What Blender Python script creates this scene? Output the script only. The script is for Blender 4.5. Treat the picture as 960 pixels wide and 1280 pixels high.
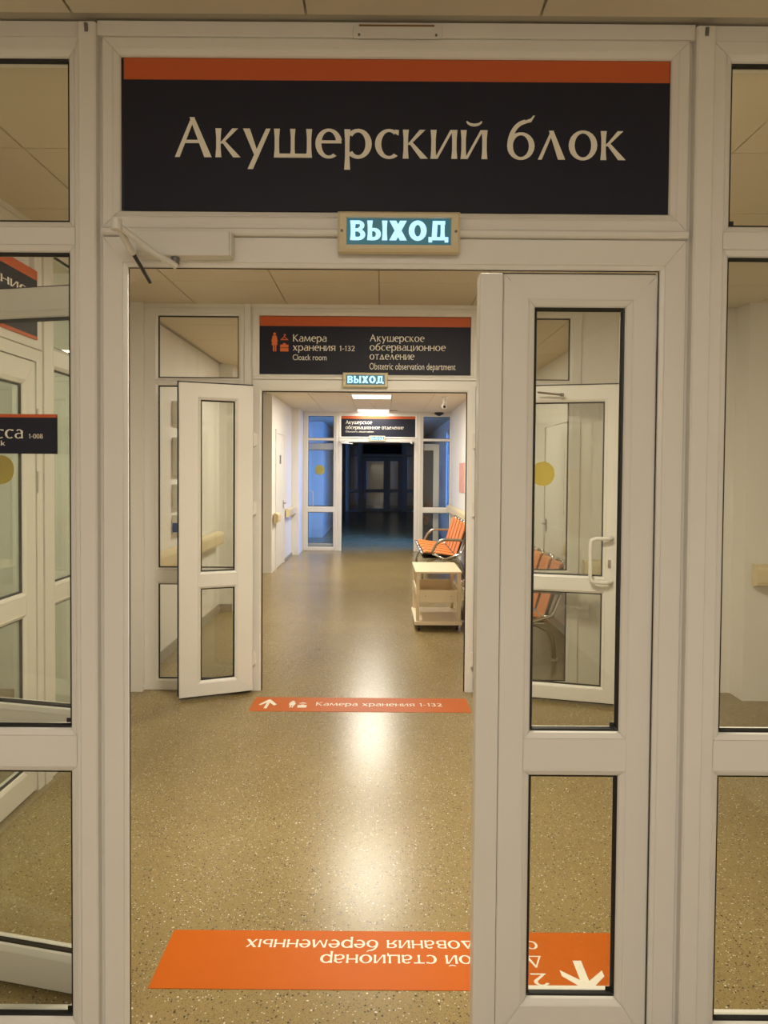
import bpy, bmesh, math, random
from mathutils import Vector, Matrix, noise
random.seed(4)
for _o in list(bpy.data.objects): bpy.data.objects.remove(_o)
C = bpy.context.scene.collection
SC = bpy.context.scene
R = math.radians

# ------------------------------------------------------------------ camera
EYE = 1.56
cd = bpy.data.cameras.new('camera'); cam = bpy.data.objects.new('camera', cd); C.objects.link(cam)
cd.sensor_fit = 'HORIZONTAL'; cd.sensor_width = 36.0; cd.lens = 887/960*36
cd.shift_x = 4/960; cd.shift_y = -27/960
cd.clip_start = .05; cd.clip_end = 100
cam.location = (0, 0, EYE)
cam.rotation_euler = (Matrix.Rotation(R(90-1.5), 3, 'X') @ Matrix.Rotation(R(0.42), 3, 'Z')).to_euler()
SC.camera = cam

# ------------------------------------------------------------------ world, lights, exposure
w = bpy.data.worlds.new('world'); SC.world = w; w.use_nodes = True
w.node_tree.nodes['Background'].inputs[0].default_value = (.10, .30, .85, 1)
w.node_tree.nodes['Background'].inputs[1].default_value = 2.2
SC.view_settings.view_transform = 'Standard'; SC.view_settings.look = 'None'
SC.view_settings.gamma = 1; SC.view_settings.use_curve_mapping = False
SC.view_settings.exposure = 0.0

def area(name, loc, sx, sy, power, col, rot=(0, 0, 0), spread=180):
    l = bpy.data.lights.new(name, 'AREA'); l.shape = 'RECTANGLE'; l.size = sx; l.size_y = sy
    l.energy = power; l.color = col; l.spread = R(spread)
    o = bpy.data.objects.new(name, l); o.location = loc; o.rotation_euler = rot; C.objects.link(o); return o
WARM = (1, .90, .72); NEUT = (1, .94, .80)
area('near_lobby_light', (-.1, -1.2, 2.70), .6, .6, 43, (1, .94, .85))
area('near_lobby_light_rear', (-.1, -3.4, 2.70), .6, .6, 43, (1, .94, .84))
area('vestibule_light', (.3, 2.85, 2.70), .6, .6, 70, WARM)
area('vestibule_side_light', (2.9, 3.6, 2.70), .6, .3, 1, WARM)
area('corridor_light', (-.1375, 11.0675, 2.715), .58, .58, 78, NEUT)
area('corridor_light_far', (-.1375, 13.6, 2.715), .58, .58, 16, NEUT)
area('corridor_light_near', (-.1, 7.2, 2.715), .58, .58, 56, NEUT)
area('side_room_light', (-2.9, 2.6, 2.68), .6, .6, 32, (.95, 1, .84))
area('dusk_window_light', (1.80, 15.4, 1.55), 1.9, 2.0, 195, (.06, .25, 1.0), (0, R(74), 0), 115)
area('end_hall_light', (.6, 31.5, 2.6), .5, .5, 3, (1, .85, .65))

# ------------------------------------------------------------------ materials
def mat(name, col, rough=.5, metal=0, spec=.5, bump=None, emit=None, es=1.0, coat=0, var=0, vs=6):
    m = bpy.data.materials.new(name); m.use_nodes = True
    n = m.node_tree.nodes; l = m.node_tree.links; b = n['Principled BSDF']
    b.inputs['Base Color'].default_value = (*col, 1); b.inputs['Roughness'].default_value = rough
    b.inputs['Metallic'].default_value = metal; b.inputs['Specular IOR Level'].default_value = spec
    b.inputs['Coat Weight'].default_value = coat
    if emit: b.inputs['Emission Color'].default_value = (*emit, 1); b.inputs['Emission Strength'].default_value = es
    tc = n.new('ShaderNodeTexCoord')
    if var:
        t = n.new('ShaderNodeTexNoise'); t.inputs['Scale'].default_value = vs; t.inputs['Detail'].default_value = 4
        l.new(tc.outputs['Object'], t.inputs['Vector'])
        r = n.new('ShaderNodeMapRange'); r.inputs[3].default_value = 1-var; r.inputs[4].default_value = 1+var
        l.new(t.outputs['Fac'], r.inputs[0])
        mx = n.new('ShaderNodeMix'); mx.data_type = 'RGBA'; mx.blend_type = 'MULTIPLY'; mx.inputs[0].default_value = 1
        mx.inputs[6].default_value = (*col, 1); l.new(r.outputs[0], mx.inputs[7]); l.new(mx.outputs[2], b.inputs['Base Color'])
    if bump:
        t = n.new('ShaderNodeTexNoise'); t.inputs['Scale'].default_value = bump[0]; t.inputs['Detail'].default_value = 3
        l.new(tc.outputs['Object'], t.inputs['Vector'])
        bp = n.new('ShaderNodeBump'); bp.inputs['Strength'].default_value = bump[1]; bp.inputs['Distance'].default_value = .002
        l.new(t.outputs['Fac'], bp.inputs['Height']); l.new(bp.outputs[0], b.inputs['Normal'])
    return m

M = {}
M['pvc'] = mat('white_plastic_profile', (.80, .77, .72), .38, var=.03, vs=3)
M['pvc_edge'] = mat('plastic_profile_end', (.70, .66, .58), .45)
M['wall'] = mat('painted_wall', (.82, .79, .73), .55, bump=(160, .15), var=.02)
M['base'] = mat('vinyl_baseboard', (.36, .33, .26), .4)
M['tile'] = mat('ceiling_tile', (.72, .64, .50), .8, bump=(220, .25), var=.02)
M['grid'] = mat('ceiling_void', (.50, .46, .38), .8)
M['rubber'] = mat('black_gasket', (.006, .006, .006), .5)
M['navy'] = mat('navy_sign_face', (.017, .018, .032), .5, spec=.25, var=.05)
M['orange'] = mat('orange_sign_band', (.58, .11, .025), .5)
M['cream'] = mat('cream_lettering', (.88, .83, .72), .5)
M['tape'] = mat('orange_floor_tape', (.52, .108, .0008), .45, spec=.22, bump=(30, .1), var=.05, vs=12)
M['tapetext'] = mat('white_floor_print', (.82, .78, .68), .4)
M['orangeicon'] = mat('orange_pictogram', (.75, .16, .03), .5)
M['yellow'] = mat('yellow_sticker', (.82, .66, .12), .5)
M['handrail'] = mat('beige_handrail', (.74, .62, .38), .4)
M['steel'] = mat('chrome', (.75, .74, .70), .14, 1)
M['armsteel'] = mat('grey_metal', (.42, .38, .31), .3, .9)
M['pad'] = mat('orange_leatherette', (.82, .27, .05), .45, bump=(80, .2))
M['birch'] = mat('pale_birch', (.80, .66, .44), .42, var=.06, vs=9)
M['black'] = mat('black_plastic', (.01, .01, .01), .4)
M['housing'] = mat('beige_sign_housing', (.70, .60, .40), .5)
M['screen'] = mat('exit_screen', (.02, .10, .12), .4, emit=(.02, .10, .13), es=.8)
M['exitglow'] = mat('exit_letters', (.3, .6, .8), .4, emit=(.40, .68, 1.0), es=1.2)
M['panel'] = mat('lit_ceiling_panel', (.9, .9, .9), .5, emit=(1, .95, .85), es=2.2)
M['panel_dim'] = mat('lit_ceiling_panel_dim', (.9, .9, .9), .5, emit=(1, .85, .62), es=1.6)
M['paper'] = mat('white_paper', (.86, .84, .78), .6)
M['poster'] = mat('pink_poster', (.72, .36, .26), .5, var=.3, vs=8)
M['door'] = mat('white_door_leaf', (.80, .77, .70), .42)
M['closer'] = mat('closer_casing', (.74, .72, .68), .4)
M['greyplate'] = mat('grey_plate', (.16, .15, .13), .4)
M['blue_print'] = mat('blue_print', (.04, .08, .35), .5)

def glass_mat():
    m = bpy.data.materials.new('window_glass'); m.use_nodes = True
    n = m.node_tree.nodes; l = m.node_tree.links; n.clear()
    o = n.new('ShaderNodeOutputMaterial'); t = n.new('ShaderNodeBsdfTransparent'); g = n.new('ShaderNodeBsdfGlossy')
    t.inputs[0].default_value = (.93, .935, .905, 1); g.inputs['Roughness'].default_value = 0.0
    g.inputs[0].default_value = (.9, .9, .9, 1)
    f = n.new('ShaderNodeFresnel'); ge = n.new('ShaderNodeNewGeometry'); mr = n.new('ShaderNodeMapRange')
    mr.inputs[3].default_value = 1.5; mr.inputs[4].default_value = 1/1.5; l.new(ge.outputs['Backfacing'], mr.inputs[0]); l.new(mr.outputs[0], f.inputs[0])
    x = n.new('ShaderNodeMixShader'); l.new(f.outputs[0], x.inputs[0]); l.new(t.outputs[0], x.inputs[1]); l.new(g.outputs[0], x.inputs[2])
    l.new(x.outputs[0], o.inputs[0]); return m
M['glass'] = glass_mat()

def floor_mat():
    m = bpy.data.materials.new('speckled_vinyl_floor'); m.use_nodes = True
    n = m.node_tree.nodes; l = m.node_tree.links; b = n['Principled BSDF']
    tc = n.new('ShaderNodeTexCoord'); col = None
    base = n.new('ShaderNodeTexNoise'); base.inputs['Scale'].default_value = 1.3; base.inputs['Detail'].default_value = 5
    l.new(tc.outputs['Object'], base.inputs['Vector'])
    cr = n.new('ShaderNodeValToRGB'); cr.color_ramp.elements[0].position = .35; cr.color_ramp.elements[1].position = .65
    cr.color_ramp.elements[0].color = (.265, .195, .080, 1); cr.color_ramp.elements[1].color = (.305, .226, .096, 1)
    l.new(base.outputs['Fac'], cr.inputs[0]); col = cr.outputs[0]
    for sc, lo, c, size in ((95, .74, (.075, .055, .035, 1), .30), (130, .80, (.62, .56, .42, 1), .30), (60, .90, (.04, .03, .02, 1), .22),
                            (230, .62, (.15, .115, .065, 1), .40), (75, .93, (.70, .64, .5, 1), .25)):
        v = n.new('ShaderNodeTexVoronoi'); v.inputs['Scale'].default_value = sc
        mp = n.new('ShaderNodeMapping'); mp.inputs['Location'].default_value = (sc*.37, sc*.11, 0)
        l.new(tc.outputs['Object'], mp.inputs[0]); l.new(mp.outputs[0], v.inputs['Vector'])
        s = n.new('ShaderNodeSeparateColor'); l.new(v.outputs['Color'], s.inputs[0])
        a = n.new('ShaderNodeMath'); a.operation = 'GREATER_THAN'; a.inputs[1].default_value = lo; l.new(s.outputs[0], a.inputs[0])
        d = n.new('ShaderNodeMath'); d.operation = 'LESS_THAN'; d.inputs[1].default_value = size; l.new(v.outputs['Distance'], d.inputs[0])
        k = n.new('ShaderNodeMath'); k.operation = 'MULTIPLY'; l.new(a.outputs[0], k.inputs[0]); l.new(d.outputs[0], k.inputs[1])
        x = n.new('ShaderNodeMix'); x.data_type = 'RGBA'; l.new(k.outputs[0], x.inputs[0]); l.new(col, x.inputs[6]); x.inputs[7].default_value = c
        col = x.outputs[2]
    l.new(col, b.inputs['Base Color'])
    b.inputs['Roughness'].default_value = .255; b.inputs['Specular IOR Level'].default_value = .34
    t = n.new('ShaderNodeTexNoise'); t.inputs['Scale'].default_value = 9; t.inputs['Detail'].default_value = 2
    l.new(tc.outputs['Object'], t.inputs['Vector'])
    bp = n.new('ShaderNodeBump'); bp.inputs['Strength'].default_value = .12; bp.inputs['Distance'].default_value = .003
    l.new(t.outputs['Fac'], bp.inputs['Height']); l.new(bp.outputs[0], b.inputs['Normal'])
    return m
M['floor'] = floor_mat()

# ------------------------------------------------------------------ mesh helpers
class MB:
    def __init__(s): s.v = []; s.f = []
    def quad(s, a, b, c, d):
        i = len(s.v); s.v += [a, b, c, d]; s.f.append((i, i+1, i+2, i+3))
    def box(s, x0, x1, y0, y1, z0, z1, c=0):
        i = len(s.v)
        if c <= 0:
            s.v += [(x0,y0,z0),(x1,y0,z0),(x1,y1,z0),(x0,y1,z0),(x0,y0,z1),(x1,y0,z1),(x1,y1,z1),(x0,y1,z1)]
            s.f += [tuple(i+k for k in q) for q in ((0,3,2,1),(4,5,6,7),(0,1,5,4),(1,2,6,5),(2,3,7,6),(3,0,4,7))]
        else:   # chamfered box
            bm = bmesh.new(); bmesh.ops.create_cube(bm, size=1)
            for q in bm.verts: q.co = Vector(((x0+x1)/2+q.co.x*(x1-x0), (y0+y1)/2+q.co.y*(y1-y0), (z0+z1)/2+q.co.z*(z1-z0)))
            bmesh.ops.bevel(bm, geom=bm.edges[:], offset=c, segments=2, profile=.5, affect='EDGES')
            bm.verts.ensure_lookup_table()
            for q in bm.verts: s.v.append(tuple(q.co))
            for f in bm.faces: s.f.append(tuple(i+q.index for q in f.verts))
            bm.free()
        return s
    def tube(s, pts, r, n=8, cap=True):
        pts = [Vector(p) for p in pts]; i0 = len(s.v); up = Vector((0, 0, 1))
        rr = r if isinstance(r, (list, tuple)) else [r]*len(pts)
        prev = None
        for k, p in enumerate(pts):
            d = (pts[min(k+1, len(pts)-1)]-pts[max(k-1, 0)]).normalized()
            if prev is None:
                a = d.cross(up)
                if a.length < .05: a = d.cross(Vector((0, 1, 0)))
            else: a = prev - d*prev.dot(d)
            a.normalize(); prev = a; b = d.cross(a)
            for j in range(n):
                t = 2*math.pi*j/n; s.v.append(tuple(p+a*math.cos(t)*rr[k]+b*math.sin(t)*rr[k]))
        for k in range(len(pts)-1):
            for j in range(n):
                a = i0+k*n+j; b = i0+k*n+(j+1) % n; s.f.append((a, b, b+n, a+n))
        if cap:
            s.f.append(tuple(i0+j for j in range(n))[::-1]); e = i0+(len(pts)-1)*n; s.f.append(tuple(e+j for j in range(n)))
        return s
    def loops(s, rects, sides=(0, 1, 2, 3)):
        """rects: list of (x0,x1,z0,z1,y); four mitred members joined, tiny gaps at the mitres"""
        g = .0005
        for side in sides:
            i0 = len(s.v)
            for (x0, x1, z0, z1, y) in rects:
                p = [(x0, z0), (x1, z0), (x1, z1), (x0, z1)]; a = p[side]; b = p[(side+1) % 4]
                dx, dz = b[0]-a[0], b[1]-a[1]; L = max(1e-6, math.hypot(dx, dz)); ux, uz = dx/L*g, dz/L*g
                s.v += [(a[0]+ux, y, a[1]+uz), (b[0]-ux, y, b[1]-uz)]
            for k in range(len(rects)-1):
                q = i0+2*k; s.f.append((q, q+1, q+3, q+2))
        return s
    def prism(s, poly, fn, t):
        """2-D polygon (ccw) placed by fn(u,v,h) and thickened by t"""
        n = len(poly); i = len(s.v)
        t = t*(1+(len(s.f) % 29)*.011)
        s.v += [fn(u, v, t) for u, v in poly]+[fn(u, v, 0) for u, v in poly]
        s.f.append(tuple(range(i, i+n))); s.f.append(tuple(range(i+n, i+2*n))[::-1])
        for k in range(n): a = i+k; b = i+(k+1) % n; s.f.append((a, a+n, b+n, b))
        return s
    def sweep(s, prof, a, b, axis):
        """closed profile of (p,q) extruded along axis from a to b; axis 'x': (p,q)=(y,z), 'y': (p,q)=(x,z)"""
        i = len(s.v); n = len(prof)
        for t in (a, b):
            for p, q in prof: s.v.append((t, p, q) if axis == 'x' else (p, t, q))
        for k in range(n): s.f.append((i+k, i+(k+1) % n, i+n+(k+1) % n, i+n+k))
        s.f.append(tuple(i+k for k in range(n))[::-1]); s.f.append(tuple(i+n+k for k in range(n)))
        return s
    def build(s, name, m, parent=None, smooth=False, **props):
        me = bpy.data.meshes.new(name); me.from_pydata(s.v, [], s.f); me.update()
        bm = bmesh.new(); bm.from_mesh(me); bmesh.ops.recalc_face_normals(bm, faces=bm.faces); bm.to_mesh(me); bm.free()
        me.materials.append(m)
        if smooth: me.shade_smooth()
        o = bpy.data.objects.new(name, me); C.objects.link(o)
        if parent: o.parent = parent
        for k, v in props.items(): o[k] = v
        return o

def box(name, m, parent, *a, **k):
    c = k.pop('c', 0); return MB().box(*a, c=c).build(name, m, parent, **k)
def thing(name, label, cat, loc=(0, 0, 0), rz=0, group=None, kind=None):
    o = bpy.data.objects.new(name, None); C.objects.link(o); o.location = loc; o.rotation_euler = (0, 0, rz)
    o.empty_display_size = .1
    tag(o, label, cat, group, kind); return o
def tag(o, label, cat, group=None, kind=None):
    o['label'] = label; o['category'] = cat
    if group: o['group'] = group
    if kind: o['kind'] = kind
    return o
def struct(name, m, boxes, label, cat, c=0):
    b = MB()
    for q in boxes: b.box(*q, c=c)
    return tag(b.build(name, m), label, cat, kind='structure')
def copy_tree(o, parent=None):
    c = o.copy(); C.objects.link(c); c.parent = parent
    for ch in [x for x in bpy.data.objects if x.parent == o]: copy_tree(ch, c)
    return c

# ------------------------------------------------------------------ lettering: a flared humanist alphabet drawn as polygons
def _st(x0, y0, x1, y1, w0, w1):          # tapered stroke with horizontal ends
    return [(x0-w0/2, y0), (x1-w1/2, y1), (x1+w1/2, y1), (x0+w0/2, y0)][::-1] if y1 > y0 else [(x1-w1/2, y1), (x0-w0/2, y0), (x0+w0/2, y0), (x1+w1/2, y1)][::-1]
def _v(x, y0, y1, w=19):                  # waisted vertical stem, x = left edge
    f = 2.5; h = y1-y0
    return [(x, y0), (x+w, y0), (x+w-f, y0+h*.3), (x+w-f, y0+h*.7), (x+w, y1), (x, y1), (x+f, y0+h*.7), (x+f, y0+h*.3)]
def _h(x0, x1, y, w=11): return [(x0, y-w/2), (x1, y-w/2), (x1, y+w/2), (x0, y+w/2)]
def _arc(cx, cy, RX, RY, rx, ry, a0, a1, n=22):
    out = []
    for k in range(n):
        t0 = R(a0+(a1-a0)*k/n); t1 = R(a0+(a1-a0)*(k+1)/n)
        out.append([(cx+rx*math.cos(t0), cy+ry*math.sin(t0)), (cx+RX*math.cos(t0), cy+RY*math.sin(t0)),
                    (cx+RX*math.cos(t1), cy+RY*math.sin(t1)), (cx+rx*math.cos(t1), cy+ry*math.sin(t1))])
    return out
G = {
 'А': (128, [_st(11,0,64,138,16,12), _st(114,0,60,138,25,16), _h(28,92,54,11)]),
 'К': (104, [_v(4,0,138,20), _st(20,66,88,138,12,18), _st(94,0,30,76,27,16)]),
 'Д': (128, [_st(10,0,64,138,14,12), _st(112,0,60,138,24,16), _h(4,124,5,11)]),
 'к': (82, [_v(0,0,100,20), _st(20,48,66,100,10,19), _st(72,0,26,56,25,14)]),
 'у': (92, [_st(46,4,11,100,14,23), _st(24,-40,84,100,18,15)]),
 'ш': (128, [_v(0,0,100,20), _v(54,0,100,18), _v(108,0,100,20), _h(2,126,7,14)]),
 'е': (86, _arc(45,50,45,52,25,42,14,305)+[_h(18,84,56,10), [(80,51),(88,51),(86,64),(68,62)]]),
 'р': (92, [_v(0,-40,100,20)]+_arc(46,50,46,52,25,40,-140,140)),
 'с': (82, _arc(47,50,47,52,26,42,52,308)+[[(70,84),(79,80),(80,98),(66,100)]]),
 'и': (90, [_v(0,0,100,20), _v(70,0,100,20), [(14,0),(24,0),(76,100),(66,100)]]),
 'й': (90, [_v(0,0,100,20), _v(70,0,100,20), [(14,0),(24,0),(76,100),(66,100)]]+_arc(45,132,27,19,22,9,185,355,10)),
 'б': (92, _arc(46,46,46,48,27,38,0,360)+_arc(66,46,66,92,50,78,96,180,12)+[[(57,134),(57,124),(80,130),(92,152),(86,152),(78,142)]]),
 'л': (92, [_st(7,0,48,100,13,10), _st(80,0,44,100,24,15)]),
 'о': (96, _arc(48,50,48,52,28,42,0,360)),
 'а': (80, [_v(60,0,84,19)]+_arc(42,62,36,40,18,30,0,140,12)+_arc(34,29,34,31,17,22,70,330)+[_h(30,64,57,9)]),
 'м': (122, [_st(8,0,20,100,12,14), _st(60,8,24,100,10,17), _st(60,8,98,100,12,10), _st(112,0,100,100,20,17)]),
 'х': (88, [_st(76,0,12,100,24,23), _st(10,0,76,100,14,14)]),
 'н': (90, [_v(0,0,100,19), _v(70,0,100,19), _h(14,76,53,11)]),
 'я': (84, [_v(64,0,100,19), _st(10,0,42,50,20,14), _h(36,72,46,9), _h(36,72,95,9)]+_arc(38,70,34,30,16,20,90,270,12)),
 'в': (82, [_v(0,0,100,19), _h(14,44,5,9), _h(14,44,95,9), _h(14,44,53,9)]+_arc(42,28,38,28,20,19,-90,90,12)+_arc(40,76,33,24,17,15,-90,90,12)),
 'ц': (98, [_v(0,0,100,19), _v(68,0,100,19), _h(4,96,6,12), [(86,-22),(95,-22),(97,10),(85,10)]]),
 'т': (80, [_v(31,0,100,19), _h(0,80,94,12)]),
 'д': (96, [_st(12,6,50,100,13,10), _st(82,6,46,100,22,15), _h(0,96,7,12)]),
 'п': (90, [_v(0,0,100,19), _v(70,0,100,19), _h(4,86,94,12)]),
 'ы': (110, [_v(0,0,100,19), _v(90,0,100,19), _h(14,40,5,9), _h(14,40,57,9)]+_arc(40,31,38,31,20,21,-90,90,12)),
 'э': (78, _arc(34,50,44,52,24,42,-130,130)+[_h(24,68,53,10)]),
 '1': (50, [_v(20,0,120,19), [(2,98),(6,92),(28,104),(28,120)]]),
 '2': (78, _arc(36,86,36,36,18,27,-38,160,14)+[[(4,0),(24,8),(66,66),(50,72)], [(4,0),(80,0),(76,13),(10,13)]]),
 '3': (72, _arc(32,90,32,32,15,22,-80,150,14)+_arc(34,34,36,36,17,25,-150,85,14)+[_h(18,36,62,9)]),
 '0': (78, _arc(39,60,39,62,21,52,0,360)),
 '8': (78, _arc(39,32,38,34,19,23,0,360)+_arc(39,92,32,30,16,20,0,360)),
 '-': (44, [_h(2,40,48,13)]), '.': (24, [[(2,0),(20,0),(20,18),(2,18)]]), ' ': (44, []),
}
# heavy block capitals of the exit signs, kept under plain keys in the order they are lit
G.update({
 'A': (66, [_v(0,0,100,25), _h(12,40,8,17), _h(12,40,91,18), _h(12,42,52,16)]+_arc(38,28,28,28,7,11,-90,90,12)+_arc(36,75,26,25,7,10,-90,90,12)),
 'B': (88, [_v(0,0,100,24), _v(64,0,100,24), _h(12,32,8,17), _h(12,32,54,16)]+_arc(32,31,28,31,6,13,-90,90,12)),
 'C': (76, [_st(15,0,61,100,30,29), _st(61,0,15,100,30,29)]),
 'D': (78, _arc(39,50,39,52,14,30,0,360)),
 'E': (86, [[(14,14),(36,14),(40,100),(18,100)], _h(18,72,91,18), _v(50,10,100,22), [(0,-9),(16,-9),(16,16),(0,16)], [(70,-9),(86,-9),(86,16),(70,16)], _h(0,86,10,16)]),
})
def text(name, s, fn, u0, v0, x_height=None, width=None, t=.002, m=None, parent=None, gap=11, sx=1.0):
    """fn(u,v,h) -> world; u0,v0 = left end of the baseline"""
    tot = sum(G[c][0]+gap for c in s)-gap
    k = width/tot if width else x_height/100*sx
    kv = x_height/100 if x_height else k
    mb = MB(); x = 0; n = 0; o = None
    for c in s+' ':
        if c in ' .' and mb.v: o = mb.build(name, m or M['cream'], parent); mb = MB()
        for p in G[c][1]: mb.prism([(u0+(x+a)*k, v0+b*kv) for a, b in p], fn, t)
        x += G[c][0]+gap
    return o
def font_text(name, s, fn, u0, v0, width, height, t, m, parent, bold=0.0):
    """built-in typeface, measured and fitted to width x height"""
    cu = bpy.data.curves.new(name, 'FONT'); cu.body = s; cu.size = 1; cu.offset = bold; cu.resolution_u = 3
    o = bpy.data.objects.new(name, cu); C.objects.link(o); bpy.context.view_layer.update()
    me = bpy.data.meshes.new_from_object(o.evaluated_get(bpy.context.evaluated_depsgraph_get())); bpy.data.objects.remove(o)
    xs = [q.co.x for q in me.vertices]; ys = [q.co.y for q in me.vertices]
    if not xs: return None
    ax, ay = min(xs), min(ys) if height < 0 else 0; kx = width/(max(xs)-ax); ky = abs(height)/(max(ys)-ay)
    sx = sorted(xs); cuts = [ax-1]+[(p+q)/2 for p, q in zip(sx, sx[1:]) if q-p > .17 and ' ' in s]+[max(sx)+1]
    for lo, hi in zip(cuts, cuts[1:]):                      # one object per word
        bm = bmesh.new(); bm.from_mesh(me)
        bmesh.ops.delete(bm, geom=[q for q in bm.verts if not lo < q.co.x < hi], context='VERTS')
        r = bmesh.ops.extrude_face_region(bm, geom=bm.faces[:])
        ext = set(g for g in r['geom'] if isinstance(g, bmesh.types.BMVert))
        for q in bm.verts: q.co = Vector(fn(u0+(q.co.x-ax)*kx, v0+(q.co.y-ay)*ky, t if q in ext else 0))
        bmesh.ops.recalc_face_normals(bm, faces=bm.faces)
        mw = bpy.data.meshes.new(name); bm.to_mesh(mw); bm.free(); mw.materials.append(m)
        o = bpy.data.objects.new(name, mw); C.objects.link(o); o.parent = parent
    return o

# ------------------------------------------------------------------ plastic frame builders (front face towards -y)
def ring(mb, o, i, y0, y1, ch=.003):
    """flat mitred member ring between outer rect o and inner rect i (x0,x1,z0,z1)"""
    def g(r, d): return (r[0]+d, r[1]-d, r[2]+d, r[3]-d)
    mb.loops([(*i, y1-.001), (*o, y1-.001), (*o, y0+ch), (*g(o, ch), y0), (*g(i, -.003), y0), (*i, y0+.002), (*i, y1-.001)])
def bead(mb, g, y0, y1, w=.018):
    def e(d): return (g[0]-d, g[1]+d, g[2]-d, g[3]+d)
    mb.loops([(*e(w), y0+.002), (*e(w-.002), y0-.001), (*e(.003), y0+.006), (*g, y0+.011), (*g, y1-.011), (*e(w), y1-.002), (*e(w), y0+.002)])
def glazing(parent, g, y0, y1, gw=.008, dark=.012):
    m = MB(); r = lambda d: (g[0]+d, g[1]-d, g[2]+d, g[3]-d)
    cy = (y0+y1)/2
    m.loops([(*r(-.001), y0+dark), (*r(gw*.6), y0+dark+.002), (*r(gw), cy-.009), (*r(gw), cy-.0083), (*r(-.001), cy-.0083)])
    m.build('gasket', M['rubber'], parent)
    c = (y0+y1)/2
    MB().box(g[0]+.002, g[1]-.002, c-.008, c+.008, g[2]+.002, g[3]-.002).build('glass_pane', M['glass'], parent)
W_BEAD = .018
def window_unit(root, outer, panes, y0=0, y1=.065):
    """panes stacked (x0,x1,z0,z1) from top to bottom; returns frame mesh as part of root"""
    m = MB(); b = W_BEAD
    gx0, gx1 = panes[0][0]-b, panes[0][1]+b; gz1 = panes[0][3]+b; gz0 = panes[-1][2]-b
    ring(m, outer, (gx0, gx1, gz0, gz1), y0, y1)
    for a, c in zip(panes, panes[1:]): m.box(gx0+.0006, gx1-.0006, y0+.0006, y1, c[3]+b, a[2]-b)
    for p in panes: bead(m, p, y0, y1)
    m.build('window_frame', M['pvc'], root)
    for p in panes: glazing(root, p, y0, y1)
def pull_handle(parent, x, z0, z1, side, out=-.055, off=.10, m=None, r=.013):
    """D-shaped pull: mounts at x, bar shifted by off*side, standing out by |out| from local y=0"""
    s = side
    pts = [(x, 0, z1), (x, out*.7, z1), (x+s*off*.25, out, z1), (x+s*off*.75, out*1.1, z1), (x+s*off*.95, out*1.1, z1-.012), (x+s*off, out*1.1, z1-.04),
           (x+s*off, out*1.1, z0+.04), (x+s*off*.95, out*1.1, z0+.012), (x+s*off*.75, out*1.1, z0), (x+s*off*.25, out, z0), (x, out*.7, z0), (x, 0, z0)]
    mb = MB().tube(pts, r, 10)
    for z in (z0, z1): mb.tube([(x, 0, z), (x, out*.16, z)], r*1.6, 12)
    return mb.build('pull_handle', m or M['pvc'], parent, smooth=True)
def leaf(door, w, sl, sr, z0, z1, panes, loc, rz, T=.062, label=None, sg=1):
    """door leaf: hinge at local x=0, reaching to sg*w, faces y=0 (towards viewer) and y=T; panes = [(z0,z1)...] top first"""
    def X(a, c): return (a, c) if sg > 0 else (-c, -a)
    m = MB(); b = W_BEAD; g = [(*X(sl, w-sr), a, c) for a, c in panes]
    ring(m, (*X(0, w), z0, z1), (*X(sl-b, w-sr+b), panes[-1][0]-b, panes[0][1]+b), 0, T)
    q0, q1 = X(sl-b+.0006, w-sr+b-.0006)
    for (a, c), (d, e) in zip(panes, panes[1:]): m.box(q0, q1, .0006, T-.0006, e+b, a-b)
    for q in g: bead(m, q, 0, T)
    o = m.build('door_leaf', M['pvc'], door); o.location = loc; o.rotation_euler = (0, 0, rz)
    if label: o['label'] = label
    for q in g: glazing(o, q, 0, T, gw=.009)
    MB().loops([(*X(.006, w-.006), z0+.01, z1-.006, .030), (*X(-.006, w+.006), z0+.002, z1+.011, .032), (*X(-.006, w+.006), z0+.002, z1+.011, .046), (*X(.006, w-.006), z0+.01, z1-.006, .048)], (1, 2, 3)).build('edge_seal', M['rubber'], o)
    q0, q1 = X(.01, w-.01)
    MB().box(q0, q1, .012, T-.012, z0-.009, z0+.002).build('brush_seal', M['rubber'], o)
    return o
def hinge(parent, x, y, z, h=.10):
    mb = MB(); mb.tube([(x, y, z-h/2), (x, y, z-.004)], .009, 10); mb.tube([(x, y, z+.004), (x, y, z+h/2)], .009, 10)
    mb.tube([(x, y, z-.006), (x, y, z+.006)], .0065, 10); mb.box(x-.004, x+.022, y-.004, y+.010, z-h*.42, z+h*.42)
    return mb.build('hinge', M['pvc'], parent, smooth=False)
def sticker(parent, x, z, r, y=0, rx=None):
    mb = MB(); poly = [((rx or r)*math.cos(2*math.pi*k/40)+x, r*math.sin(2*math.pi*k/40)+z) for k in range(40)]
    mb.prism(poly, lambda u, v, h: (u, y-h, v), .0006); return mb.build('yellow_dot_sticker', M['yellow'], parent, label='round yellow warning dot')

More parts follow.
